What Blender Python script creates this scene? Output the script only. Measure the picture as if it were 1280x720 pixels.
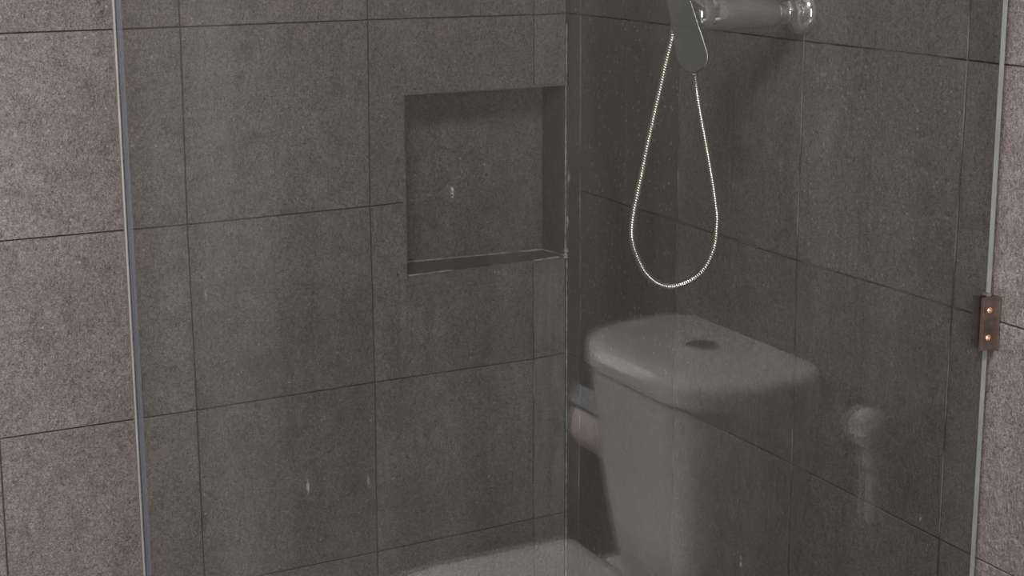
import bpy, bmesh, math, random
from mathutils import Vector, Matrix
random.seed(7)
for o in list(bpy.data.objects): bpy.data.objects.remove(o)
SC = bpy.context.scene
COL = SC.collection
S = 0.3333            # one tile in metres: all places below are in tiles
Z0 = 3.87             # floor lies 3.87 tiles under the upper joint row
def P(x, y, z): return Vector((x * S, y * S, (z + Z0) * S))

# ------------------------------------------------------------------ camera
cam = bpy.data.cameras.new('camera'); co = bpy.data.objects.new('camera', cam); COL.objects.link(co)
F, YAW, PIT = 1938.81, 1.07328, 0.2005
CC = (-4.3572, -7.7175, 0.5782); PX, PY = 38.22, -79.48
cam.sensor_width = 36; cam.lens = F / 1280 * 36
cam.shift_x = -PX / 1280; cam.shift_y = PY / 1280
cam.clip_start = 0.02
fw = Vector((math.cos(YAW) * math.cos(PIT), math.sin(YAW) * math.cos(PIT), -math.sin(PIT)))
rt = Vector((math.sin(YAW), -math.cos(YAW), 0)); up = rt.cross(fw)
co.matrix_world = Matrix.Translation(P(*CC)) @ Matrix((rt, up, -fw)).transposed().to_4x4()
SC.camera = co
def hit(px, py, ax, val):
    """where the sight line of a measured point meets a wall plane (used only to survey joint positions)"""
    d = fw + rt * ((px - 640 - PX) / F) - up * ((py - 360 - PY) / F)
    t = (val - CC[ax]) / d[ax]
    return Vector(CC) + d * t

# ------------------------------------------------------------------ world, lights, exposure
w = bpy.data.worlds.new('world'); SC.world = w; w.use_nodes = True
w.node_tree.nodes['Background'].inputs[0].default_value = (0.92, 0.94, 0.96, 1)
w.node_tree.nodes['Background'].inputs[1].default_value = 0.15
def area(name, loc, target, sx, sy, power, col):
    l = bpy.data.lights.new(name, 'AREA'); l.shape = 'RECTANGLE'; l.size = sx; l.size_y = sy
    l.energy = power; l.color = col
    o = bpy.data.objects.new(name, l); COL.objects.link(o); o.location = loc
    o.rotation_euler = (Vector(target) - Vector(loc)).to_track_quat('-Z', 'Y').to_euler()
    return o
LAMP = (-4.6, -6.05, 3.90)
area('ceiling_lamp_light', P(*LAMP), P(LAMP[0], LAMP[1], 0), 0.62, 0.62, 114, (1.0, 0.93, 0.84))
area('doorway_daylight', P(-4.0, -10.4, -0.3), P(-3.2, 0, -1.6), 0.8, 1.7, 84, (1.0, 0.95, 1.0))
SC.view_settings.view_transform = 'Standard'; SC.view_settings.look = 'None'
SC.view_settings.gamma = 1; SC.view_settings.use_curve_mapping = False
SC.view_settings.exposure = 0.09

# ------------------------------------------------------------------ materials
def mat(name):
    m = bpy.data.materials.new(name); m.use_nodes = True
    nt = m.node_tree; nt.nodes.clear(); return m, nt
def nd(nt, t, **k):
    n = nt.nodes.new(t)
    for a, b in k.items():
        if a in n.inputs.keys(): n.inputs[a].default_value = b
        else: setattr(n, a, b)
    return n
def math_(nt, op, a, b=None, clamp=False):
    n = nt.nodes.new('ShaderNodeMath'); n.operation = op; n.use_clamp = clamp
    for i, v in enumerate((a, b)):
        if v is None: continue
        if isinstance(v, (int, float)): n.inputs[i].default_value = v
        else: nt.links.new(v, n.inputs[i])
    return n.outputs[0]
def mix(nt, fac, a, b):
    n = nt.nodes.new('ShaderNodeMix'); n.data_type = 'RGBA'
    for s, v in ((0, fac), (6, a), (7, b)):
        if isinstance(v, (int, float)): n.inputs[s].default_value = v
        elif isinstance(v, tuple): n.inputs[s].default_value = (*v, 1)
        else: nt.links.new(v, n.inputs[s])
    return n.outputs[2]
def ramp(nt, src, lo, hi, a=0.0, b=1.0):
    n = nt.nodes.new('ShaderNodeMapRange'); n.inputs[1].default_value = lo; n.inputs[2].default_value = hi
    n.inputs[3].default_value = a; n.inputs[4].default_value = b
    nt.links.new(src, n.inputs[0]); return n.outputs[0]
def simple(name, col, rough=0.4, metal=0.0, bump=0.0, bscale=60, spec=0.5, var=0.12):
    m, nt = mat(name)
    out = nd(nt, 'ShaderNodeOutputMaterial'); b = nd(nt, 'ShaderNodeBsdfPrincipled')
    b.inputs['Roughness'].default_value = rough; b.inputs['Metallic'].default_value = metal
    b.inputs['Specular IOR Level'].default_value = spec
    tc = nd(nt, 'ShaderNodeTexCoord'); nz = nd(nt, 'ShaderNodeTexNoise'); nz.inputs['Scale'].default_value = bscale
    nz.inputs['Detail'].default_value = 5
    nt.links.new(tc.outputs['Object'], nz.inputs['Vector'])
    f = ramp(nt, nz.outputs[0], 0.3, 0.7)
    nt.links.new(mix(nt, f, tuple(c * (1 - var) for c in col), tuple(min(1, c * (1 + var)) for c in col)), b.inputs['Base Color'])
    if bump:
        bp = nd(nt, 'ShaderNodeBump'); bp.inputs['Strength'].default_value = bump; bp.inputs['Distance'].default_value = 0.001
        nt.links.new(nz.outputs[0], bp.inputs['Height']); nt.links.new(bp.outputs[0], b.inputs['Normal'])
    nt.links.new(b.outputs[0], out.inputs[0])
    return m

def tile_material(name, col, lime=0.0, spots=0.0, blotch=0.35, rough=0.52):
    """rough slate-look porcelain: pitted, softly scarred, warm dark grey"""
    m, nt = mat(name); L = nt.links
    out = nd(nt, 'ShaderNodeOutputMaterial'); b = nd(nt, 'ShaderNodeBsdfPrincipled')
    tc = nd(nt, 'ShaderNodeTexCoord'); oi = nd(nt, 'ShaderNodeObjectInfo')
    off = nd(nt, 'ShaderNodeVectorMath', operation='MULTIPLY_ADD')
    off.inputs[1].default_value = (1, 1, 1)
    r3 = nd(nt, 'ShaderNodeCombineXYZ')
    L.new(math_(nt, 'MULTIPLY', oi.outputs['Random'], 37.0), r3.inputs[0]); L.new(math_(nt, 'MULTIPLY', oi.outputs['Random'], 91.0), r3.inputs[2])
    L.new(tc.outputs['Object'], off.inputs[0]); L.new(r3.outputs[0], off.inputs[2])
    V = off.outputs[0]
    def noise(scale, detail=3, rough_=0.55, dist=0.0, vec=V):
        n = nd(nt, 'ShaderNodeTexNoise'); n.inputs['Scale'].default_value = scale; n.inputs['Detail'].default_value = detail
        n.inputs['Roughness'].default_value = rough_; n.inputs['Distortion'].default_value = dist
        L.new(vec, n.inputs['Vector']); return n.outputs[0]
    big = noise(3.2, 3); mid = noise(24, 4, 0.6, 0.6); fine = noise(230, 3, 0.75, 1.5); grit = noise(700, 2, 0.7)
    mp = nd(nt, 'ShaderNodeMapping'); mp.inputs['Rotation'].default_value = (0.4, 0.6, 0.5); mp.inputs['Scale'].default_value = (1, 1, 0.38)
    L.new(V, mp.inputs[0])
    scar = noise(95, 4, 0.6, 1.6, mp.outputs[0])
    vor = nd(nt, 'ShaderNodeTexVoronoi'); vor.inputs['Scale'].default_value = 260; L.new(V, vor.inputs['Vector'])
    pit = ramp(nt, vor.outputs['Distance'], 0.06, 0.22, 0.0, 1.0)
    # colour: broad clouding, per tile tone, fine salt and pepper
    dk = tuple(c * (1 - blotch * 0.5) for c in col); lt = tuple(c * (1 + blotch * 0.5) for c in col)
    c = mix(nt, ramp(nt, big, 0.3, 0.7), dk, lt)
    tone = ramp(nt, oi.outputs['Random'], 0, 1, 0.93, 1.07)
    g1 = ramp(nt, fine, 0.34, 0.66, 0.38, 1.62); g2 = ramp(nt, mid, 0.3, 0.7, 0.86, 1.14)
    g3 = ramp(nt, scar, 0.35, 0.65, 0.92, 1.08)
    g4 = ramp(nt, grit, 0.35, 0.65, 0.72, 1.28)
    g = math_(nt, 'MULTIPLY', math_(nt, 'MULTIPLY', math_(nt, 'MULTIPLY', g1, g2), math_(nt, 'MULTIPLY', g3, g4)), tone)
    vm = nd(nt, 'ShaderNodeVectorMath', operation='SCALE'); L.new(c, vm.inputs[0]); L.new(g, vm.inputs['Scale'])
    c = vm.outputs[0]
    wm = noise(120, 2, 0.5, 2.6, mp.outputs[0]); wq = noise(33, 2)
    stroke = math_(nt, 'MULTIPLY', ramp(nt, math_(nt, 'ABSOLUTE', math_(nt, 'SUBTRACT', wm, 0.5)), 0.0, 0.024, 1.0, 0.0), ramp(nt, wq, 0.52, 0.64))
    vs_ = nd(nt, 'ShaderNodeVectorMath', operation='SCALE'); L.new(c, vs_.inputs[0]); L.new(math_(nt, 'ADD', math_(nt, 'MULTIPLY', stroke, 0.55), 0.97), vs_.inputs['Scale']); c = vs_.outputs[0]
    # pale mineral specks everywhere, more where water runs
    v2 = nd(nt, 'ShaderNodeTexVoronoi'); v2.inputs['Scale'].default_value = 75; L.new(V, v2.inputs['Vector'])
    msk = ramp(nt, v2.outputs['Distance'], 0.08, 0.20, 1.0, 0.0)
    pick = math_(nt, 'GREATER_THAN', nd_rand(nt, v2.outputs['Color']), 0.94 - 0.45 * spots)
    f = math_(nt, 'MULTIPLY', math_(nt, 'MULTIPLY', msk, pick), 0.42, True)
    c = mix(nt, f, c, (0.42, 0.40, 0.37))
    if lime:
        mp2 = nd(nt, 'ShaderNodeMapping'); mp2.inputs['Scale'].default_value = (1, 1, 0.18); L.new(V, mp2.inputs[0])
        ln = noise(28, 5, 0.6, 0.4, mp2.outputs[0])
        c = mix(nt, ramp(nt, ln, 0.38, 0.66, 0.0, lime), c, (0.22, 0.235, 0.235))
    L.new(c, b.inputs['Base Color'])
    L.new(ramp(nt, mid, 0.3, 0.7, rough - 0.08, rough + 0.08), b.inputs['Roughness'])
    b.inputs['Specular IOR Level'].default_value = 0.42
    # relief
    h = math_(nt, 'ADD', math_(nt, 'MULTIPLY', scar, 1.0), math_(nt, 'MULTIPLY', fine, 0.55))
    h = math_(nt, 'ADD', h, math_(nt, 'MULTIPLY', pit, 0.16)); h = math_(nt, 'ADD', h, math_(nt, 'MULTIPLY', stroke, 0.5)); h = math_(nt, 'ADD', h, math_(nt, 'MULTIPLY', mid, 1.2))
    bp = nd(nt, 'ShaderNodeBump'); bp.inputs['Strength'].default_value = 0.9; bp.inputs['Distance'].default_value = 0.0022
    L.new(h, bp.inputs['Height']); L.new(bp.outputs[0], b.inputs['Normal'])
    L.new(b.outputs[0], out.inputs[0])
    return m
def nd_rand(nt, colsock):
    s = nt.nodes.new('ShaderNodeSeparateColor'); nt.links.new(colsock, s.inputs[0]); return s.outputs[0]

M_TILE = tile_material('slate_look_tile', (0.114, 0.101, 0.098))
M_TILEB = tile_material('slate_look_tile_wet_side', (0.114, 0.102, 0.098), spots=0.5)
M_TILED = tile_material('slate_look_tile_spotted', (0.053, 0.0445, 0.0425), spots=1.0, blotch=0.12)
M_LIME = tile_material('limescaled_tile', (0.105, 0.098, 0.096), lime=0.42)
M_NICHE = tile_material('niche_tile', (0.100, 0.092, 0.087))
def grout_material(name, dark, pale, lo, hi, scale=14):
    m, nt = mat(name); out = nd(nt, 'ShaderNodeOutputMaterial'); b = nd(nt, 'ShaderNodeBsdfPrincipled')
    tc = nd(nt, 'ShaderNodeTexCoord'); nz = nd(nt, 'ShaderNodeTexNoise'); nz.inputs['Scale'].default_value = scale; nz.inputs['Detail'].default_value = 5
    nt.links.new(tc.outputs['Object'], nz.inputs['Vector'])
    nt.links.new(mix(nt, ramp(nt, nz.outputs[0], lo, hi), dark, pale), b.inputs['Base Color'])
    b.inputs['Roughness'].default_value = 0.85
    bp = nd(nt, 'ShaderNodeBump'); bp.inputs['Distance'].default_value = 0.001; nt.links.new(nz.outputs[0], bp.inputs['Height']); nt.links.new(bp.outputs[0], b.inputs['Normal'])
    nt.links.new(b.outputs[0], out.inputs[0]); return m
M_GROUT = grout_material('dark_grout', (0.020, 0.017, 0.015), (0.05, 0.045, 0.04), 0.5, 0.75)
M_GROUTB = grout_material('dark_grout_part_limed', (0.025, 0.02, 0.018), (0.36, 0.33, 0.30), 0.46, 0.62, 9)
M_SIL = grout_material('aged_silicone', (0.09, 0.085, 0.08), (0.34, 0.34, 0.32), 0.35, 0.62, 22)
M_PAINT = simple('white_paint', (0.72, 0.70, 0.67), 0.7, bump=0.2, bscale=200, var=0.03)
M_HALL = simple('hall_wall_paint', (0.55, 0.50, 0.46), 0.8, bump=0.2, bscale=200, var=0.04)
M_FRAME = simple('painted_door_frame', (0.42, 0.36, 0.33), 0.45, bscale=30, var=0.08)
M_CER = simple('white_glazed_ceramic', (0.82, 0.83, 0.83), 0.06, bscale=4, var=0.02)
M_SEAT = simple('white_plastic', (0.76, 0.76, 0.75), 0.22, bscale=6, var=0.02)
M_PAPER = simple('toilet_paper', (0.80, 0.71, 0.67), 0.9, bump=0.5, bscale=120, var=0.05)
M_CHR = simple('chrome', (0.78, 0.81, 0.79), 0.10, 0.93, bscale=40, var=0.08, bump=0.05)
M_CHRD = simple('dull_chrome', (0.235, 0.255, 0.26), 0.36, 0.9, bscale=25, var=0.10, bump=0.05)
M_HOSE = simple('steel_hose', (0.62, 0.61, 0.57), 0.25, 1.0, bscale=90, var=0.1)
M_RUST = simple('tarnished_bronze_plate', (0.15, 0.115, 0.098), 0.36, 0.8, bump=0.15, bscale=70, var=0.3)
M_SCREW = simple('copper_toned_screw', (0.85, 0.50, 0.32), 0.25, 0.9, bscale=200, var=0.2)
M_RUB = simple('black_rubber', (0.02, 0.02, 0.02), 0.6)
M_LAMP, nt = mat('lamp_diffuser'); o_ = nd(nt, 'ShaderNodeOutputMaterial'); e_ = nd(nt, 'ShaderNodeEmission')
e_.inputs[0].default_value = (1, 0.93, 0.84, 1); e_.inputs[1].default_value = 14; nt.links.new(e_.outputs[0], o_.inputs[0])

def glass_material(name, tint, scum=0.0):
    """thin clear pane: tinted see-through, fresnel mirror, dried water marks"""
    m, nt = mat(name); L = nt.links
    out = nd(nt, 'ShaderNodeOutputMaterial'); tr = nd(nt, 'ShaderNodeBsdfTransparent'); tr.inputs[0].default_value = (*tint, 1)
    gl = nd(nt, 'ShaderNodeBsdfGlossy'); gl.inputs['Roughness'].default_value = 0.012
    lw = nd(nt, 'ShaderNodeLayerWeight'); lw.inputs[0].default_value = 0.5
    f = math_(nt, 'ADD', math_(nt, 'MULTIPLY', math_(nt, 'POWER', lw.outputs['Facing'], 5.0), 0.96), 0.046, True)
    ms = nd(nt, 'ShaderNodeMixShader'); L.new(f, ms.inputs[0]); L.new(tr.outputs[0], ms.inputs[1]); L.new(gl.outputs[0], ms.inputs[2])
    last = ms.outputs[0]
    if scum:
        tc = nd(nt, 'ShaderNodeTexCoord'); mp = nd(nt, 'ShaderNodeMapping'); mp.inputs['Scale'].default_value = (1, 1, 0.22); L.new(tc.outputs['Object'], mp.inputs[0])
        v = nd(nt, 'ShaderNodeTexVoronoi'); v.inputs['Scale'].default_value = 42; L.new(mp.outputs[0], v.inputs['Vector'])
        drop = ramp(nt, v.outputs['Distance'], 0.03, 0.10, 1, 0)
        pick = math_(nt, 'GREATER_THAN', nd_rand(nt, v.outputs['Color']), 0.86)
        n2 = nd(nt, 'ShaderNodeTexNoise'); n2.inputs['Scale'].default_value = 12; n2.inputs['Detail'].default_value = 4
        mp2 = nd(nt, 'ShaderNodeMapping'); mp2.inputs['Scale'].default_value = (1, 1, 0.12); L.new(tc.outputs['Object'], mp2.inputs[0]); L.new(mp2.outputs[0], n2.inputs['Vector'])
        n3 = nd(nt, 'ShaderNodeTexNoise'); n3.inputs['Scale'].default_value = 260; L.new(tc.outputs['Object'], n3.inputs['Vector'])
        a = math_(nt, 'MULTIPLY', math_(nt, 'MULTIPLY', drop, pick), math_(nt, 'MULTIPLY', ramp(nt, n3.outputs[0], 0.4, 0.6), 0.10))
        a = math_(nt, 'ADD', a, ramp(nt, n2.outputs[0], 0.4, 0.75, scum * 0.6, scum * 2.0), True)
        df = nd(nt, 'ShaderNodeBsdfDiffuse'); df.inputs[0].default_value = (0.75, 0.78, 0.76, 1)
        m2 = nd(nt, 'ShaderNodeMixShader'); L.new(a, m2.inputs[0]); L.new(last, m2.inputs[1]); L.new(df.outputs[0], m2.inputs[2]); last = m2.outputs[0]
    L.new(last, out.inputs[0]); return m
M_GLASS = glass_material('clear_glass', (0.784, 0.800, 0.787), scum=0.006)
def edge_material(name, col, alpha, spec=0.5, rough=0.25):
    m, nt = mat(name); L = nt.links; out = nd(nt, 'ShaderNodeOutputMaterial')
    tr = nd(nt, 'ShaderNodeBsdfTransparent'); b = nd(nt, 'ShaderNodeBsdfPrincipled'); b.inputs['Base Color'].default_value = (*col, 1); b.inputs['Roughness'].default_value = rough; b.inputs['Specular IOR Level'].default_value = spec
    tc = nd(nt, 'ShaderNodeTexCoord'); n = nd(nt, 'ShaderNodeTexNoise'); n.inputs['Scale'].default_value = 18; L.new(tc.outputs['Object'], n.inputs['Vector'])
    ms = nd(nt, 'ShaderNodeMixShader'); L.new(ramp(nt, n.outputs[0], 0.3, 0.7, alpha * 0.8, min(1, alpha * 1.2)), ms.inputs[0])
    L.new(tr.outputs[0], ms.inputs[1]); L.new(b.outputs[0], ms.inputs[2]); L.new(ms.outputs[0], out.inputs[0]); return m
M_EDGE = edge_material('polished_glass_edge', (0.30, 0.325, 0.295), 0.75)
M_SEAL = edge_material('clear_pvc_seal', (0.045, 0.05, 0.06), 0.40, 0.1, 0.6)

# ------------------------------------------------------------------ object helpers
def link(name, me, m, parent=None, smooth=False):
    o = bpy.data.objects.new(name, me); COL.objects.link(o)
    if m: me.materials.append(m)
    if parent: o.parent = parent
    if smooth:
        for p in me.polygons: p.use_smooth = True
        me.set_sharp_from_angle(angle=math.radians(48))
    return o
def from_bm(name, bm, m, parent=None, smooth=False, recalc=True):
    if recalc: bmesh.ops.recalc_face_normals(bm, faces=bm.faces)
    me = bpy.data.meshes.new(name); bm.to_mesh(me); bm.free()
    return link(name, me, m, parent, smooth)
def empty(name, label, cat, loc, group=None):
    o = bpy.data.objects.new(name, None); COL.objects.link(o); o.location = loc; o.empty_display_size = 0.05
    o['label'] = label; o['category'] = cat
    if group: o['group'] = group
    return o
def box(bm, a, b, bev=0.0):
    """box between two corners (metres)"""
    lo = [min(a[i], b[i]) for i in range(3)]; hi = [max(a[i], b[i]) for i in range(3)]
    vs = [bm.verts.new((x, y, z)) for x in (lo[0], hi[0]) for y in (lo[1], hi[1]) for z in (lo[2], hi[2])]
    fs = [bm.faces.new([vs[i] for i in q]) for q in ((0, 1, 3, 2), (4, 6, 7, 5), (0, 4, 5, 1), (2, 3, 7, 6), (0, 2, 6, 4), (1, 5, 7, 3))]
    if bev:
        es = list({e for f in fs for e in f.edges})
        bmesh.ops.bevel(bm, geom=es, offset=bev, segments=2, affect='EDGES', profile=0.6)
def loft(bm, loops, cap=True):
    rows = [[bm.verts.new(p) for p in lp] for lp in loops]
    n = len(rows[0])
    for a, b in zip(rows, rows[1:]):
        for i in range(n): bm.faces.new((a[i], a[(i + 1) % n], b[(i + 1) % n], b[i]))
    if cap:
        bm.faces.new(rows[0][::-1]); bm.faces.new(rows[-1])
def rrect(x0, x1, y0, y1, z, r, n=6):
    """rounded rectangle loop in a level plane; r = radii at the four corners or one"""
    if not isinstance(r, (tuple, list)): r = (r,) * 4
    pts = []
    for (cx, cy, a0, rr) in ((x1, y1, 0, r[0]), (x0, y1, 90, r[1]), (x0, y0, 180, r[2]), (x1, y0, 270, r[3])):
        sx = -1 if cx == x1 else 1; sy = -1 if cy == y1 else 1
        for k in range(n + 1):
            a = math.radians(a0 + 90 * k / n)
            pts.append(P(cx + sx * rr + rr * math.cos(a), cy + sy * rr + rr * math.sin(a), z))
    return pts
def frame_along(pts):
    out = []; prev = None
    for i, p in enumerate(pts):
        t = (pts[min(i + 1, len(pts) - 1)] - pts[max(i - 1, 0)]).normalized()
        if prev is None:
            s = t.cross(Vector((0, 1, 0.2))).normalized()
        else:
            s = (prev - t * prev.dot(t)).normalized()
        prev = s; out.append((p, s, t.cross(s)))
    return out
def tube(bm, pts, rad, n=10):
    fr = frame_along(pts); loops = []
    for i, (p, s, u) in enumerate(fr):
        r = rad(i) if callable(rad) else rad
        loops.append([p + (s * math.cos(2 * math.pi * k / n) + u * math.sin(2 * math.pi * k / n)) * r for k in range(n)])
    loft(bm, loops)
def spline(ctrl, n=12):
    out = []
    c = [ctrl[0] * 2 - ctrl[1]] + list(ctrl) + [ctrl[-1] * 2 - ctrl[-2]]
    for i in range(1, len(c) - 2):
        for k in range(n):
            t = k / n
            a, b, d, e = c[i - 1], c[i], c[i + 1], c[i + 2]
            out.append(0.5 * ((2 * b) + (d - a) * t + (2 * a - 5 * b + 4 * d - e) * t * t + (3 * b - a - 3 * d + e) * t ** 3))
    out.append(Vector(ctrl[-1])); return out
def lathe(bm, origin, axis, prof, n=28):
    """profile [(distance along axis, radius)]"""
    ax = Vector(axis).normalized(); s = ax.cross(Vector((0.13, 0.2, 1))).normalized(); u = ax.cross(s)
    loops = [[origin + ax * d + (s * math.cos(2 * math.pi * k / n) + u * math.sin(2 * math.pi * k / n)) * max(r, 1e-5) for k in range(n)] for d, r in prof]
    loft(bm, loops)

# ------------------------------------------------------------------ tiles
GAP = 0.0021 / S / 2; CH = 0.0009
def inset(poly, d):
    n = len(poly); out = []
    for i in range(n):
        a, b, c = Vector(poly[i - 1]), Vector(poly[i]), Vector(poly[(i + 1) % n])
        e1 = (b - a).normalized(); e2 = (c - b).normalized()
        n1 = Vector((-e1.y, e1.x)); n2 = Vector((-e2.y, e2.x))
        k = (n1 + n2); k = k / max(k.dot(n1), 0.2)
        out.append(b + k * d)
    return out
def prism(bm, poly, place, depth, lift, gap=GAP):
    """poly counter-clockwise in (u, z) tiles; place(u, z, out) -> metres"""
    base = inset(poly, gap); top = inset(poly, gap + CH / S)
    r0 = [place(p.x, p.y, -depth) for p in base]
    r1 = [place(p.x, p.y, lift - CH) for p in base]
    r2 = [place(p.x, p.y, lift) for p in top]
    vs = [[bm.verts.new(q) for q in r] for r in (r0, r1, r2)]
    n = len(poly)
    for a, b in zip(vs, vs[1:]):
        for i in range(n): bm.faces.new((a[i], a[(i + 1) % n], b[(i + 1) % n], b[i]))
    bm.faces.new(vs[2])
def area2(poly):
    return sum(poly[i - 1][0] * poly[i][1] - poly[i][0] * poly[i - 1][1] for i in range(len(poly)))
def tile_obj(parent, poly, place, m, name='tile', gap=GAP, depth=0.006, tilt=True):
    if area2(poly) < 0: poly = poly[::-1]
    bm = bmesh.new(); prism(bm, poly, place, depth, random.uniform(-0.0004, 0.0004), gap)
    return from_bm(name, bm, m, parent)
TA, WA, TB, WB = 1.0043, 0.2248, 1.0072, 0.1454
TOP, BOT = 4.12, -Z0       # ceiling and floor heights in tiles from the upper joint row
XL, YF = -6.1, -9.3       # left wall and front wall

# surveyed joint crossings
gridA, gridB = {}, {}
for k, r, px, py in ((2, 0, 225.5, 34), (2, 1, 234.5, 281), (2, 2, 246.5, 513), (1, 0, 460, 25), (1, 1, 463, 258), (1, 2, 469, 478), (1, 3, 472, 690),
                     (0, 0, 668, 18.5), (0, 2, 667, 449), (3, 2, -0.5, 549)):
    h = hit(px, py, 1, 0); gridA[(k, r)] = (h.x, h.z)
for k, r, px, py in ((1, 1, 847, 278), (2, 0, 1005.5, 52), (2, 1, 996, 326), (2, 2, 990, 580), (3, 0, 1209.5, 75.5), (3, 1, 1190, 384), (3, 2, 1174, 674), (0, 2, 726, 450)):
    h = hit(px, py, 0, 0); gridB[(k, r)] = (h.y, h.z)
def nodeA(k, r):       # k = -1 is the corner
    if k == -1: return (-0.012, {0: 0.0, 1: -1.0, 2: -2.0}.get(r, -float(r)))
    return gridA.get((k, r), (-(WA + k * TA), -float(r)))
def nodeB(k, r):
    if k == -1: return (0.0, -float(r))
    return gridB.get((k, r), (-(WB + k * TB), -float(r)))
def clampz(p): return (max(p[0], -99), min(max(p[1], BOT), TOP))

# ---- setting: back wall (with niche) -------------------------------------------------
NX0, NX1, NZ0, NZ1, ND = -1.018, -0.012, -1.413, -0.410, 0.29
TH = 0.0035     # grout lies this far behind the tile faces
bm = bmesh.new()
g = TH
def wb(x0, x1, z0, z1, y0=None, y1=0.5):
    a = P(x0, 0, z0); b = P(x1, y1, z1); a.y = g if y0 is None else y0
    box(bm, a, b)
wb(XL - 0.3, NX0 - 0.02, BOT - 0.3, TOP + 0.2); wb(NX1 + 0.02, 0.45, BOT - 0.3, TOP + 0.2)
wb(NX0 - 0.02, NX1 + 0.02, NZ1 + 0.02, TOP + 0.2); wb(NX0 - 0.02, NX1 + 0.02, BOT - 0.3, NZ0 - 0.03)
wb(NX0 - 0.02, NX1 + 0.02, NZ0 - 0.03, NZ1 + 0.02, y0=(ND + 0.012) * S)
wall_back = from_bm('wall_back', bm, M_GROUT); wall_back['kind'] = 'structure'
def plA(u, z, out): return Vector((u * S, -out, (z + Z0) * S))
def plB(u, z, out): return Vector((-out, u * S, (z + Z0) * S))
for r in range(-4, 4):
    for k in range(-1, 6):
        q = [nodeA(k, r), nodeA(k + 1, r), nodeA(k + 1, r + 1), nodeA(k, r + 1)]
        q = [clampz(p) for p in q]
        if abs(q[0][1] - q[2][1]) < 0.05: continue
        q = [(max(p[0], XL), p[1]) for p in q]
        m = M_TILE
        if (k, r) == (0, 0):
            a, b, c, d = q   # right-top, left-top, left-bottom, right-bottom
            q = [a, b, c, (NX0, c[1] + 0.004), (NX0, NZ1), (a[0], NZ1)]
        elif (k, r) == (0, 1):
            a, b, c, d = q
            q = [(NX0, b[1] + 0.004), b, c, d, (d[0], NZ0), (NX0, NZ0)]
        elif (k, r) == (-1, 0): q = [q[0], q[1], (q[1][0], NZ1), (q[0][0], NZ1)]
        elif (k, r) == (-1, 1): q = [(q[0][0], NZ0), (q[1][0], NZ0), q[2], q[3]]; m = M_LIME
        elif k == -1 and r in (2,): m = M_LIME
        tile_obj(wall_back, q, plA, m)
# niche lining
bm = bmesh.new()
# sill: front edge to back edge, tiles in (x, y) plane
zb0 = hit(512, 327, 1, ND).z; zb1 = hit(680, 312, 1, ND).z
def panel(name, quad, thick_dir, th, m, parent):
    bm = bmesh.new(); a = [bm.verts.new(p) for p in quad]; b = [bm.verts.new(Vector(p) + Vector(thick_dir) * th) for p in quad]
    n = len(a); bm.faces.new(a); bm.faces.new(b[::-1])
    for i in range(n): bm.faces.new((a[i], b[i], b[(i + 1) % n], a[(i + 1) % n]))
    return from_bm(name, bm, m, parent)
niche = panel('niche', [P(NX0, ND, zb0 - .01), P(NX1, ND, zb1 - .01), P(NX1, ND, NZ1 + .01), P(NX0, ND, NZ1 + .01)], (0, 1, 0), 0.004, M_GROUT, wall_back)
panel('niche_back_tile', [P(NX0, ND - .001, zb0), P(NX1, ND - .001, zb1), P(NX1, ND - .001, NZ1), P(NX0, ND - .001, NZ1)], (0, 1, 0), 0.003, M_NICHE, niche)
panel('niche_sill', [P(NX0, -0.004, NZ0 + .002), P(NX1, -0.004, NZ0 + .002), P(NX1, ND, zb1), P(NX0, ND, zb0)], (0, 0, -1), 0.004, M_NICHE, niche)
panel('niche_soffit', [P(NX0, 0, NZ1), P(NX1, 0, NZ1), P(NX1, ND, NZ1), P(NX0, ND, NZ1)], (0, 0, 1), 0.006, M_NICHE, niche)
panel('niche_reveal', [P(NX0, 0, NZ0), P(NX0, ND, NZ0), P(NX0, ND, NZ1), P(NX0, 0, NZ1)], (-1, 0, 0), 0.006, M_NICHE, niche)
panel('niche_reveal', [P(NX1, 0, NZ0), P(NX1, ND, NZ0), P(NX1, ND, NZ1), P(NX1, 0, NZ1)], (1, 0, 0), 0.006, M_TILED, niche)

# silicone and lime lines
def bead(name, a, b, r, parent, m=M_SIL, wob=0.5, seed=0):
    rnd = random.Random(seed); n = max(8, int((b - a).length / 0.006))
    pts = [a.lerp(b, i / n) for i in range(n + 1)]
    rr = [r * rnd.uniform(1 - wob, 1 + wob) for _ in range(n + 1)]
    bm = bmesh.new(); tube(bm, pts, lambda i: rr[i], 6); return from_bm(name, bm, m, parent, True)
bead('silicone_bead', P(NX0, ND - .004, zb0 + .003), P(NX1, ND - .004, zb1 + .003), 0.0016, wall_back, seed=1)
bead('silicone_bead', P(NX1 - .004, 0, NZ0 + .006), P(NX1 - .004, ND, zb1 + .004), 0.0018, wall_back, seed=2)
bead('silicone_bead', P(NX0 + .005, -0.004, NZ0), P(NX0 + .27, -0.004, NZ0 + .001), 0.0015, wall_back, seed=3)
bead('silicone_bead', P(-.225, -0.004, NZ0), P(-.06, -0.004, NZ0 + .003), 0.0017, wall_back, seed=4)
bead('silicone_bead', P(-.018, -0.006, NZ0 + .004), P(-.018, -0.006, NZ1), 0.0013, wall_back, seed=5)
bead('silicone_bead', P(-.006, -0.004, BOT), P(-.006, -0.004, NZ0 + .01), 0.0013, wall_back, seed=6)
bead('silicone_bead', P(-.012, -0.004, NZ1), P(-.012, -0.004, -0.06), 0.0012, wall_back, seed=7)
bead('silicone_blob', P(-.018, -0.012, NZ0 - .01), P(-.016, -0.012, NZ0 + .05), 0.0038, wall_back, seed=8)

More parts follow.
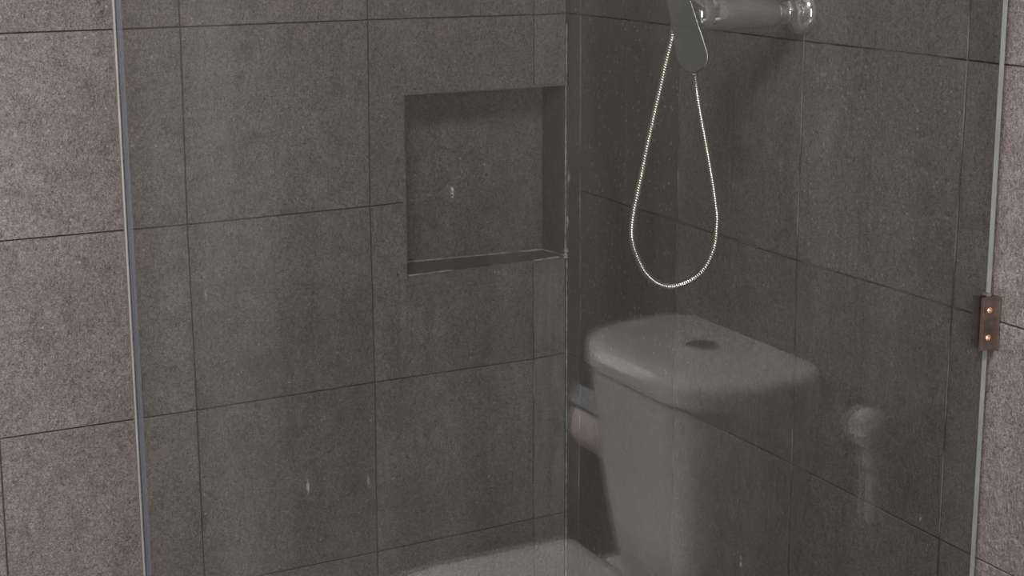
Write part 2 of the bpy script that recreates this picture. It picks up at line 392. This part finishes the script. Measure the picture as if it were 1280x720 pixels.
# ---- right wall ----------------------------------------------------------------------
bm = bmesh.new(); box(bm, Vector((g, -9.7 * S, P(0, 0, BOT - .3).z)), Vector((0.15, 0.2, P(0, 0, TOP + .2).z)))
wall_right = from_bm('wall_right', bm, M_GROUTB); wall_right['kind'] = 'structure'
for r in range(-4, 4):
    for k in range(-1, 9):
        q = [nodeB(k, r), nodeB(k + 1, r), nodeB(k + 1, r + 1), nodeB(k, r + 1)]
        q = [clampz(p) for p in q]
        if abs(q[0][1] - q[2][1]) < 0.05: continue
        q = [(max(p[0], YF), p[1]) for p in q]
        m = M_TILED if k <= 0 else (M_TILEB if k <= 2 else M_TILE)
        tile_obj(wall_right, q, plB, m)

M_JOINT = grout_material('pale_joint_filler', (0.030, 0.026, 0.023), (0.22, 0.20, 0.18), 0.42, 0.64, 13)
for k in (0, 1, 2, 3):
    for r in (-1, 0, 1, 2, 3):
        a, b = nodeB(k, r), clampz(nodeB(k, r + 1))
        a = P(-.0006 / S, a[0], a[1]); b = P(-.0006 / S, b[0], b[1])
        bead('joint_filler', b, a, 0.0009, wall_right, M_JOINT, 0.4, seed=20 + k * 5 + r)
a, b = nodeA(0, 2), nodeA(0, 3)
bead('joint_filler', P(a[0], -.002, a[1]), P(a[0], -.002, NZ0), 0.0010, wall_back, M_JOINT, 0.4, 60)
bead('joint_filler', P(b[0], -.002, b[1]), P(a[0], -.002, a[1]), 0.0010, wall_back, M_JOINT, 0.4, 61)

# ---- left wall, front wall with doorway, floor, ceiling, hall ----------------------------
def plain_box(name, a, b, m, kind='structure'):
    bm = bmesh.new(); box(bm, a, b); o = from_bm(name, bm, m); o['kind'] = kind; return o
wl = plain_box('wall_left', P(XL - 0.4, -9.7, BOT - .3), P(XL - .01, 0.0, TOP + .2), M_GROUT)
bm = bmesh.new()
def plL(u, z, out): return Vector(((XL) * S - 0.003 + out + 0.003, u * S, (z + Z0) * S))
for r in range(-4, 4):
    for k in range(0, 10):
        z1, z0 = min(-r, TOP), max(-r - 1, BOT)
        if z1 - z0 < .05: continue
        y1, y0 = -k * 1.004, max(-(k + 1) * 1.004, YF)
        poly = [(y0, z0), (y1, z0), (y1, z1), (y0, z1)]
        prism(bm, poly, plL, 0.003, 0.0)
t = from_bm('tile', bm, M_TILE, wl); t['kind'] = 'stuff'
# front wall: tiled to the doorway, which lies left of x = -2.75
DX1, DX0, DZ = -2.75, -5.4, BOT + 6.35
bm = bmesh.new()
box(bm, P(DX1, YF - .4, BOT - .3), P(0, YF - .01, TOP + .2)); box(bm, P(XL, YF - .4, BOT - .3), P(DX0, YF - .01, TOP + .2)); box(bm, P(DX0, YF - .4, DZ), P(DX1, YF - .01, TOP + .2))
wf = from_bm('wall_front', bm, M_GROUT); wf['kind'] = 'structure'
bm = bmesh.new()
def plF(u, z, out): return Vector((u * S, YF * S + out, (z + Z0) * S))
for r in range(-4, 4):
    z1, z0 = min(-r, TOP), max(-r - 1, BOT)
    if z1 - z0 < .05: continue
    for x1, x0 in ((0, -.9), (-.9, -1.9), (-1.9, DX1), (DX0, XL)):
        prism(bm, [(x1, z0), (x0, z0), (x0, z1), (x1, z1)][::-1], plF, 0.003, 0.0)
t = from_bm('tile', bm, M_TILE, wf); t['kind'] = 'stuff'
bm = bmesh.new()
box(bm, P(DX1 - .1, YF - .42, BOT), P(DX1 + .2, YF + .07, DZ + .2), 0.004); box(bm, P(DX0 - .2, YF - .42, BOT), P(DX0 + .1, YF + .07, DZ + .2), 0.004)
box(bm, P(DX0 + .1, YF - .42, DZ - .05), P(DX1 - .1, YF + .07, DZ + .2), 0.004)
tr = from_bm('trim_1', bm, M_FRAME); tr['kind'] = 'structure'
plain_box('floor', P(XL - .4, -13, BOT - .4), P(.45, .5, BOT), M_TILE)
plain_box('ceiling', P(XL - .4, -9.7, TOP), P(.45, .5, TOP + .3), M_PAINT)
# hall beyond the doorway
plain_box('wall_hall_right', P(-1.4, -13, BOT), P(-1.2, -9.75, TOP + .2), M_HALL)
plain_box('wall_hall_left', P(-6.9, -13, BOT), P(-6.6, -9.75, TOP + .2), M_HALL)

# ------------------------------------------------------------------ shower screen
YG = -3.401; GT = 0.008            # outer glass face, thickness (m)
GX0, GX1 = -3.345, -0.030
GZ1 = 2.0
scr = empty('shower_screen', 'large clear glass shower screen, water-spotted, standing out from the right wall', 'shower screen', P((GX0 + GX1) / 2, YG, BOT))
def child(name, bm, m, root, smooth=False, recalc=True):
    for v in bm.verts: v.co -= root.location
    return from_bm(name, bm, m, root, smooth, recalc)
bm = bmesh.new(); a = P(GX0, YG, BOT + .03); b = P(GX1, YG, GZ1); b.y += GT; box(bm, a, b)
pane = child('glass_pane', bm, M_GLASS, scr)
pane.data.materials.append(M_EDGE)
for p in pane.data.polygons:
    if abs(p.normal.y) < 0.5: p.material_index = 1
# clear profile along the free edge
bm = bmesh.new()
a = P(GX0 + .003, YG, BOT + .03); b = P(GX0 + .017, YG, GZ1)
box(bm, Vector((a.x, a.y - .0012, a.z)), Vector((b.x, a.y - .0002, b.z))); box(bm, Vector((a.x, a.y + GT + .0002, a.z)), Vector((b.x, a.y + GT + .0012, b.z)))
child('edge_seal', bm, M_SEAL, scr)
bm = bmesh.new(); a = P(GX0, YG, BOT + .03); box(bm, Vector((a.x - .0016, a.y + .0014, a.z)), Vector((a.x - .0002, a.y + GT - .0014, b.z)))
M_EDGE2 = edge_material('frosted_edge_strip', (0.105, 0.105, 0.10), 0.85)
child('edge_strip', bm, M_EDGE2, scr)
bm = bmesh.new(); box(bm, P(GX0, YG - .04, BOT), P(0, YG + .065, BOT + .03), 0.002); child('floor_channel', bm, M_CHRD, scr)
def hinge(zc, detail=True):
    hx0, hx1, h = -0.080, -0.001, 0.106
    bm = bmesh.new(); a = P(hx0, YG, zc - h); b = P(hx1, YG, zc + h)
    box(bm, Vector((a.x, a.y - .006, a.z)), Vector((b.x, a.y - .0008, b.z)), 0.0008)
    hg = child('hinge', bm, M_RUST, scr)
    def sub(name, bm, m, smooth=False):
        for v in bm.verts: v.co -= scr.location
        return from_bm(name, bm, m, hg, smooth)
    bm = bmesh.new(); box(bm, Vector((a.x, a.y + GT + .0008, a.z)), Vector((b.x, a.y + GT + .006, b.z)), 0.0008); sub('back_plate', bm, M_RUST)
    bm = bmesh.new(); box(bm, Vector((b.x - .003, a.y - .011, a.z)), Vector((b.x, a.y + GT + .018, b.z)), 0.0008); sub('wall_plate', bm, M_RUST)
    for dz in (0.055, -0.055):
        bm = bmesh.new(); o = P(-.048, YG, zc + dz); o.y -= .006
        lathe(bm, o, (0, -1, 0), [(0, .0042), (.0010, .0042), (.0018, .0032), (.0019, .0016), (.0008, .0014), (.0008, 0)], 14); sub('screw', bm, M_SCREW, False)
    bm = bmesh.new(); box(bm, Vector((P(GX1, 0, 0).x - .006, a.y - .002, b.z)), Vector((P(GX1, 0, 0).x, a.y + GT + .002, b.z + .004)), .0006); sub('gasket', bm, M_EDGE2)
hinge(-1.003); hinge(1.45); hinge(-3.35)

# ------------------------------------------------------------------ shower mixer
MY, MZ = -2.13, 0.128
mx = empty('shower_mixer', 'chrome wall shower mixer with flat lever, above the hanging steel hose', 'shower mixer', P(0, MY, MZ))
O = P(0, MY, MZ)
def T(v): return v * S
bm = bmesh.new(); lathe(bm, O, (-1, 0, 0), [(0.0005, T(.104)), (.005, T(.104)), (.011, T(.096)), (.016, T(.07)), (.018, T(.045)), (.018, 0)], 40); child('wall_flange', bm, M_CHR, mx, True)
bm = bmesh.new(); lathe(bm, O, (-1, 0, 0), [(.017, T(.050)), (.0185, T(.058)), (.030, T(.058)), (.032, T(.050)), (.032, 0)], 6); child('hex_nut', bm, M_CHR, mx)
bm = bmesh.new(); lathe(bm, O, (-1, 0, 0), [(.031, T(.040)), (.045, T(.038)), (.047, T(.036)), (.050, 0)], 24); child('connector', bm, M_CHR, mx, True)
# body: swelling barrel, its crown raised in the middle
bm = bmesh.new(); loops = []
for d, r, dz in ((.044, .030, 0), (.047, .046, 0), (.053, .058, .001), (.062, .062, .004), (.085, .070, .010), (.112, .079, .016), (.118, .080, .016), (.145, .077, .012), (.172, .073, .010), (.1745, .068, .010)):
    loops.append([O + Vector((-d, T(r) * math.cos(a), T(r) * math.sin(a) * (1.05) + dz * .35)) for a in [2 * math.pi * k / 32 for k in range(32)]])
loft(bm, loops); child('body', bm, M_CHR, mx, True)
O2 = O + Vector((0, 0, .0035))
bm = bmesh.new(); lathe(bm, O2, (-1, 0, 0), [(.1752, T(.070)), (.1755, T(.083)), (.1795, T(.086)), (.196, T(.084)), (.203, T(.070)), (.206, T(.04)), (.206, 0)], 36); child('cartridge_cap', bm, M_CHR, mx, True)
# lever: thick flat blade with rounded tip
def hy(px, py, y): return hit(px, py, 1, y)
top = hy(840.5, -34, MY - .02); tip = hy(871.5, 91, MY - .10)
A = P(top.x, top.y, top.z); B = P(tip.x, tip.y, tip.z)
ax = (B - A).normalized(); nrm = Vector((-.86, -.51, 0.0)); nrm = (nrm - ax * nrm.dot(ax)).normalized(); sd = ax.cross(nrm)
Ln = (B - A).length
prof = []
w0, w1 = .0150, .0265
for t_ in (0, .08, .3, .5, .7, .82): prof.append((t_ * Ln, w0 + (w1 - w0) * t_))
R = prof[-1][1]; y0_ = prof[-1][0]
outl = [(prof[i][0], prof[i][1]) for i in range(len(prof))]
for k in range(1, 8):
    a = math.pi / 2 * k / 7; outl.append((y0_ + (Ln - y0_) * math.sin(a), R * math.cos(a)))
ring = [(d, w_) for d, w_ in outl] + [(d, -w_) for d, w_ in outl[::-1][1:]]
th = .0046
bm = bmesh.new(); loops = []
cen = (Ln * .5, 0)
for off_, sc in ((-th, .86), (-th * .7, .97), (0.4 * th, 1.0), (th, .90)):
    loops.append([A + ax * (cen[0] + (d - cen[0]) * (1 - (1 - sc) * .35)) + sd * w_ * sc + nrm * off_ for d, w_ in ring])
loft(bm, loops); lever = child('lever', bm, M_CHRD, mx)
side = [A + ax * d + sd * w_ * 1.0 + nrm * th * .9 for d, w_ in outl[2:-3]]
alt = [A + ax * d - sd * w_ * 1.0 + nrm * th * .9 for d, w_ in outl[2:-3]]
if alt[3].x > side[3].x: side = alt
bm = bmesh.new(); tube(bm, side, .0011, 8)
for v in bm.verts: v.co -= mx.location
from_bm('edge_highlight', bm, M_HOSE, lever, True)  # thin bright tube added in place of the highlight on the lever's bevel
# neck joining lever and cap, hose outlet and hand shower cradle
bm = bmesh.new(); tube(bm, [O2 + Vector((-.19, 0, 0)), O2 + Vector((-.196, -.02, .012)), A + ax * .018 - nrm * .002], .008, 14); child('lever_neck', bm, M_CHR, mx, True)
hb = hit(868, 60, 1, MY); ob = P(hb.x, hb.y, MZ - .03)
bm = bmesh.new(); lathe(bm, Vector((ob.x, ob.y, O.z - .012)), (0, 0, -1), [(0, .012), (.024, .012), (.025, .0095), (.036, .0095), (.037, .007), (.046, .006), (.046, 0)], 20); child('hose_outlet', bm, M_CHR, mx, True)
cr = P(-.66, MY + .06, MZ + .16)
bm = bmesh.new(); tube(bm, [O2 + Vector((-.10, .0, .02)), O2 + Vector((-.12, .01, .05)), cr + Vector((.012, 0, 0))], .008, 12)
lathe(bm, cr + Vector((0, 0, -.014)), (0, 0, 1), [(0, .009), (0, .015), (.028, .017), (.028, .011), (0.0, .009)], 20)
child('cradle', bm, M_CHR, mx, True)

# hand shower with its hose (the handset hangs in the cradle, above the picture)
hs = empty('hand_shower', 'hand shower whose shiny ribbed steel hose hangs in a long loop', 'hand shower', P(-.66, MY, -1.0))
HP = [(842, 34), (832, 82), (819, 139), (809, 184), (801, 224), (793, 262), (790, 285), (791, 303), (797.5, 323), (808, 342), (822.5, 354), (838, 358), (856, 354), (874, 343), (886, 327), (894, 304), (896.5, 275), (895, 258), (891, 229), (882.5, 180), (875, 139), (868.5, 94)]
ctrl = [cr + Vector((0, 0, -.004))] + [P(*hit(x, y, 1, MY)) for x, y in HP] + [Vector((ob.x, ob.y, O.z - .054))]
pts = spline(ctrl, 14)
# resample evenly for the ribs
acc = [0]
for a, b in zip(pts, pts[1:]): acc.append(acc[-1] + (b - a).length)
step = .0009; out = []; j = 0; d = 0
while d < acc[-1]:
    while acc[j + 1] < d: j += 1
    out.append(pts[j].lerp(pts[j + 1], (d - acc[j]) / (acc[j + 1] - acc[j]))); d += step
bm = bmesh.new(); tube(bm, out, lambda i: .0047 + .0004 * (1, .3, -1, .3)[i % 4], 9)
hose = child('shower_hose', bm, M_HOSE, hs, True)
bm = bmesh.new()
hp = [cr + Vector((0, 0, -.010)), cr + Vector((0, 0, .04)), cr + Vector((-.006, -.002, .10)), cr + Vector((-.02, -.008, .15)), cr + Vector((-.045, -.02, .19))]
tube(bm, spline(hp, 6), lambda i: .0085 + .00022 * i, 16)
lathe(bm, hp[-1] + Vector((.022, .012, .008)), (-.75, -.35, -.55), [(-.004, .002), (0, .020), (.012, .040), (.020, .042), (.024, .038), (.024, 0)], 28)
child('handset', bm, M_CHR, hs, True)

# ------------------------------------------------------------------ toilet (seen as a reflection in the glass)
YM = 2 * YG + 1.815              # centre line of the toilet
tl = empty('toilet', 'white ceramic toilet with closed lid, mirrored in the shower glass', 'toilet', P(-.35, YM, BOT))
bm = bmesh.new()
loft(bm, [rrect(x, -.04, YM - hw, YM + hw, z, (.05, r, r, .05), 8) for x, hw, z, r in
          ((-.53, .40, -2.66, .16), (-.56, .43, -2.55, .18), (-.60, .50, -2.3, .24), (-.645, .57, -2.0, .30), (-.67, .60, -1.8, .34), (-.685, .615, -1.605, .36))])
tank = child('cistern', bm, M_CER, tl, True)
bm = bmesh.new()
def lidloop(k, z): return rrect(-.70 + k, -.012 + k * .3, YM - .635 + k, YM + .635 - k, z, (.12, .37, .37, .12), 10)
loft(bm, [lidloop(.02, -1.605), lidloop(.002, -1.60), lidloop(0, -1.52), lidloop(.012, -1.485), lidloop(.045, -1.468), lidloop(.10, -1.462)])
lid = child('cistern_lid', bm, M_CER, tl, True)
bm = bmesh.new(); lathe(bm, P(-.285, YM, -1.470), (0, 0, 1), [(0, .0265), (.004, .0265), (.0055, .025), (.0050, .022), (.0062, .020), (.0064, 0)], 28)
for v in bm.verts: v.co -= tl.location
from_bm('flush_button', bm, M_CHRD, lid, True)
def dloop(x0, x1, hw, z, n=28):
    """toilet seat outline: straight back at x1, rounded nose at x0"""
    pts = []
    L_ = x1 - x0
    for k in range(n + 1):
        a = math.pi / 2 + math.pi * k / n
        cx = x0 + min(hw * 1.12, L_ * .8)
        pts.append(P(cx + (cx - x0) * math.cos(a), YM + hw * math.sin(a), z))
    pts += [P(x1 - .04, YM - hw * .99, z), P(x1, YM - hw * .94, z), P(x1, YM + hw * .94, z), P(x1 - .04, YM + hw * .99, z)]
    return pts
bm = bmesh.new(); loft(bm, [dloop(-2.03, -.68, .55, -2.625), dloop(-2.05, -.67, .57, -2.61), dloop(-2.05, -.67, .57, -2.58), dloop(-2.03, -.69, .55, -2.555), dloop(-1.93, -.75, .47, -2.545)])
child('seat_lid', bm, M_SEAT, tl, True)
bm = bmesh.new(); loft(bm, [dloop(-2.02, -.69, .54, -2.69), dloop(-2.04, -.68, .56, -2.675), dloop(-2.04, -.68, .56, -2.64), dloop(-2.02, -.69, .54, -2.63)])
child('seat', bm, M_SEAT, tl, True)
bm = bmesh.new()
loft(bm, [dloop(-1.62, -.25, .33, BOT), dloop(-1.60, -.26, .31, BOT + .12), dloop(-1.52, -.25, .27, BOT + .45), dloop(-1.66, -.22, .34, -3.15), dloop(-1.9, -.12, .47, -2.88), dloop(-2.0, -.06, .53, -2.76), dloop(-2.0, -.05, .53, -2.70), dloop(-1.96, -.07, .5, -2.695)])
child('bowl', bm, M_CER, tl, True)
for s in (-1, 1):
    bm = bmesh.new(); tube(bm, [P(-.64, YM + s * .24 - .07, -2.63), P(-.64, YM + s * .24 + .07, -2.63)], .010, 12); child('lid_hinge', bm, M_CHR, tl, True)

# toilet roll on its holder, beyond the cistern
yr = 2 * YG + .86
tp = empty('toilet_roll_holder', 'metal roll holder with hood on right wall, mirrored left of cistern', 'toilet roll holder', P(0, yr, -2.0))
bm = bmesh.new(); box(bm, P(-.015, yr - .2, -2.02), P(-.001, yr + .2, -1.86), .001); 
loft(bm, [[P(x, yr - .19, z), P(x, yr + .19, z), P(x, yr + .19, z + .012), P(x, yr - .19, z + .012)] for x, z in ((-.01, -1.93), (-.18, -1.925), (-.31, -1.97), (-.36, -2.06))])
child('hood', bm, M_CHRD, tp)
bm = bmesh.new(); tube(bm, [P(-.01, yr + .185, -1.95), P(-.19, yr + .185, -2.0), P(-.20, yr + .185, -2.17), P(-.20, yr + .1, -2.17), P(-.20, yr - .17, -2.17)], .004, 10); child('arm', bm, M_CHR, tp, True)
rl = bmesh.new(); lathe(rl, P(-.21, yr - .15, -2.17), (0, 1, 0), [(0, .020), (0, .054), (.002, .056), (T(.30) - .002, .056), (T(.30), .054), (T(.30), .020), (0, .020)], 32)
tr_ = empty('toilet_roll', 'half-used pinkish paper roll hanging in the hooded holder', 'toilet roll', P(-.20, yr, -2.30))
child('paper', rl, M_PAPER, tr_, False)

# bidet sprayer hung on the wall between toilet and glass
ys = 2 * YG + 2.84
DZS = -.06
sp = empty('bidet_sprayer', 'white plastic bidet sprayer on wall hook, faintly mirrored right of cistern', 'bidet sprayer', P(0, ys, -1.7))
bm = bmesh.new(); box(bm, P(-.02, ys - .05, -1.80), P(-.001, ys + .05, -1.64), .002)
lathe(bm, P(-.08, ys, -1.77), (0, 0, 1), [(0, .0165), (0, .019), (.020, .020), (.020, .0175), (0, .0165)], 20)
box(bm, P(-.035, ys - .02, -1.76), P(-.015, ys + .02, -1.71), .001)
child('wall_hook', bm, M_SEAT, sp, False)
bm = bmesh.new()
tube(bm, spline([P(-.085, ys, -2.02), P(-.08, ys, -1.80), P(-.085, ys, -1.66), P(-.11, ys, -1.585), P(-.16, ys, -1.56)], 6), lambda i: .0115 + .00042 * i, 16)
lathe(bm, P(-.10, ys, -1.58), (-1, 0, -.25), [(-.020, .006), (-.014, .020), (0, .027), (.018, .028), (.026, .024), (.026, 0)], 24)
child('spray_head', bm, M_SEAT, sp, True)
bm = bmesh.new(); tube(bm, spline([P(-.085, ys, -2.02), P(-.085, ys, -2.3), P(-.10, ys - .02, -2.8), P(-.12, ys - .06, -3.2), P(-.10, ys - .14, -3.3), P(-.05, ys - .18, -3.2), P(-.02, ys - .18, -3.15)], 10), .0055, 12)
child('sprayer_hose', bm, M_CHRD, sp, True)
bm = bmesh.new(); lathe(bm, P(0, ys - .18, -3.15), (-1, 0, 0), [(.0005, .022), (.006, .022), (.007, .012), (.03, .012), (.032, .008), (.032, 0)], 20); child('valve', bm, M_CHR, sp, True)

# ceiling lamp fixture
cl = empty('ceiling_light', 'flat square ceiling lamp above the room, outside the picture', 'ceiling light', P(LAMP[0], LAMP[1], TOP))
c0 = P(LAMP[0], LAMP[1], TOP)
bm = bmesh.new(); box(bm, c0 + Vector((-.17, -.17, -.05)), c0 + Vector((.17, .17, 0)), .004); child('housing', bm, M_PAINT, cl)
bm = bmesh.new(); box(bm, c0 + Vector((-.15, -.15, -.056)), c0 + Vector((.15, .15, -.0505)), .002); child('diffuser', bm, M_LAMP, cl)
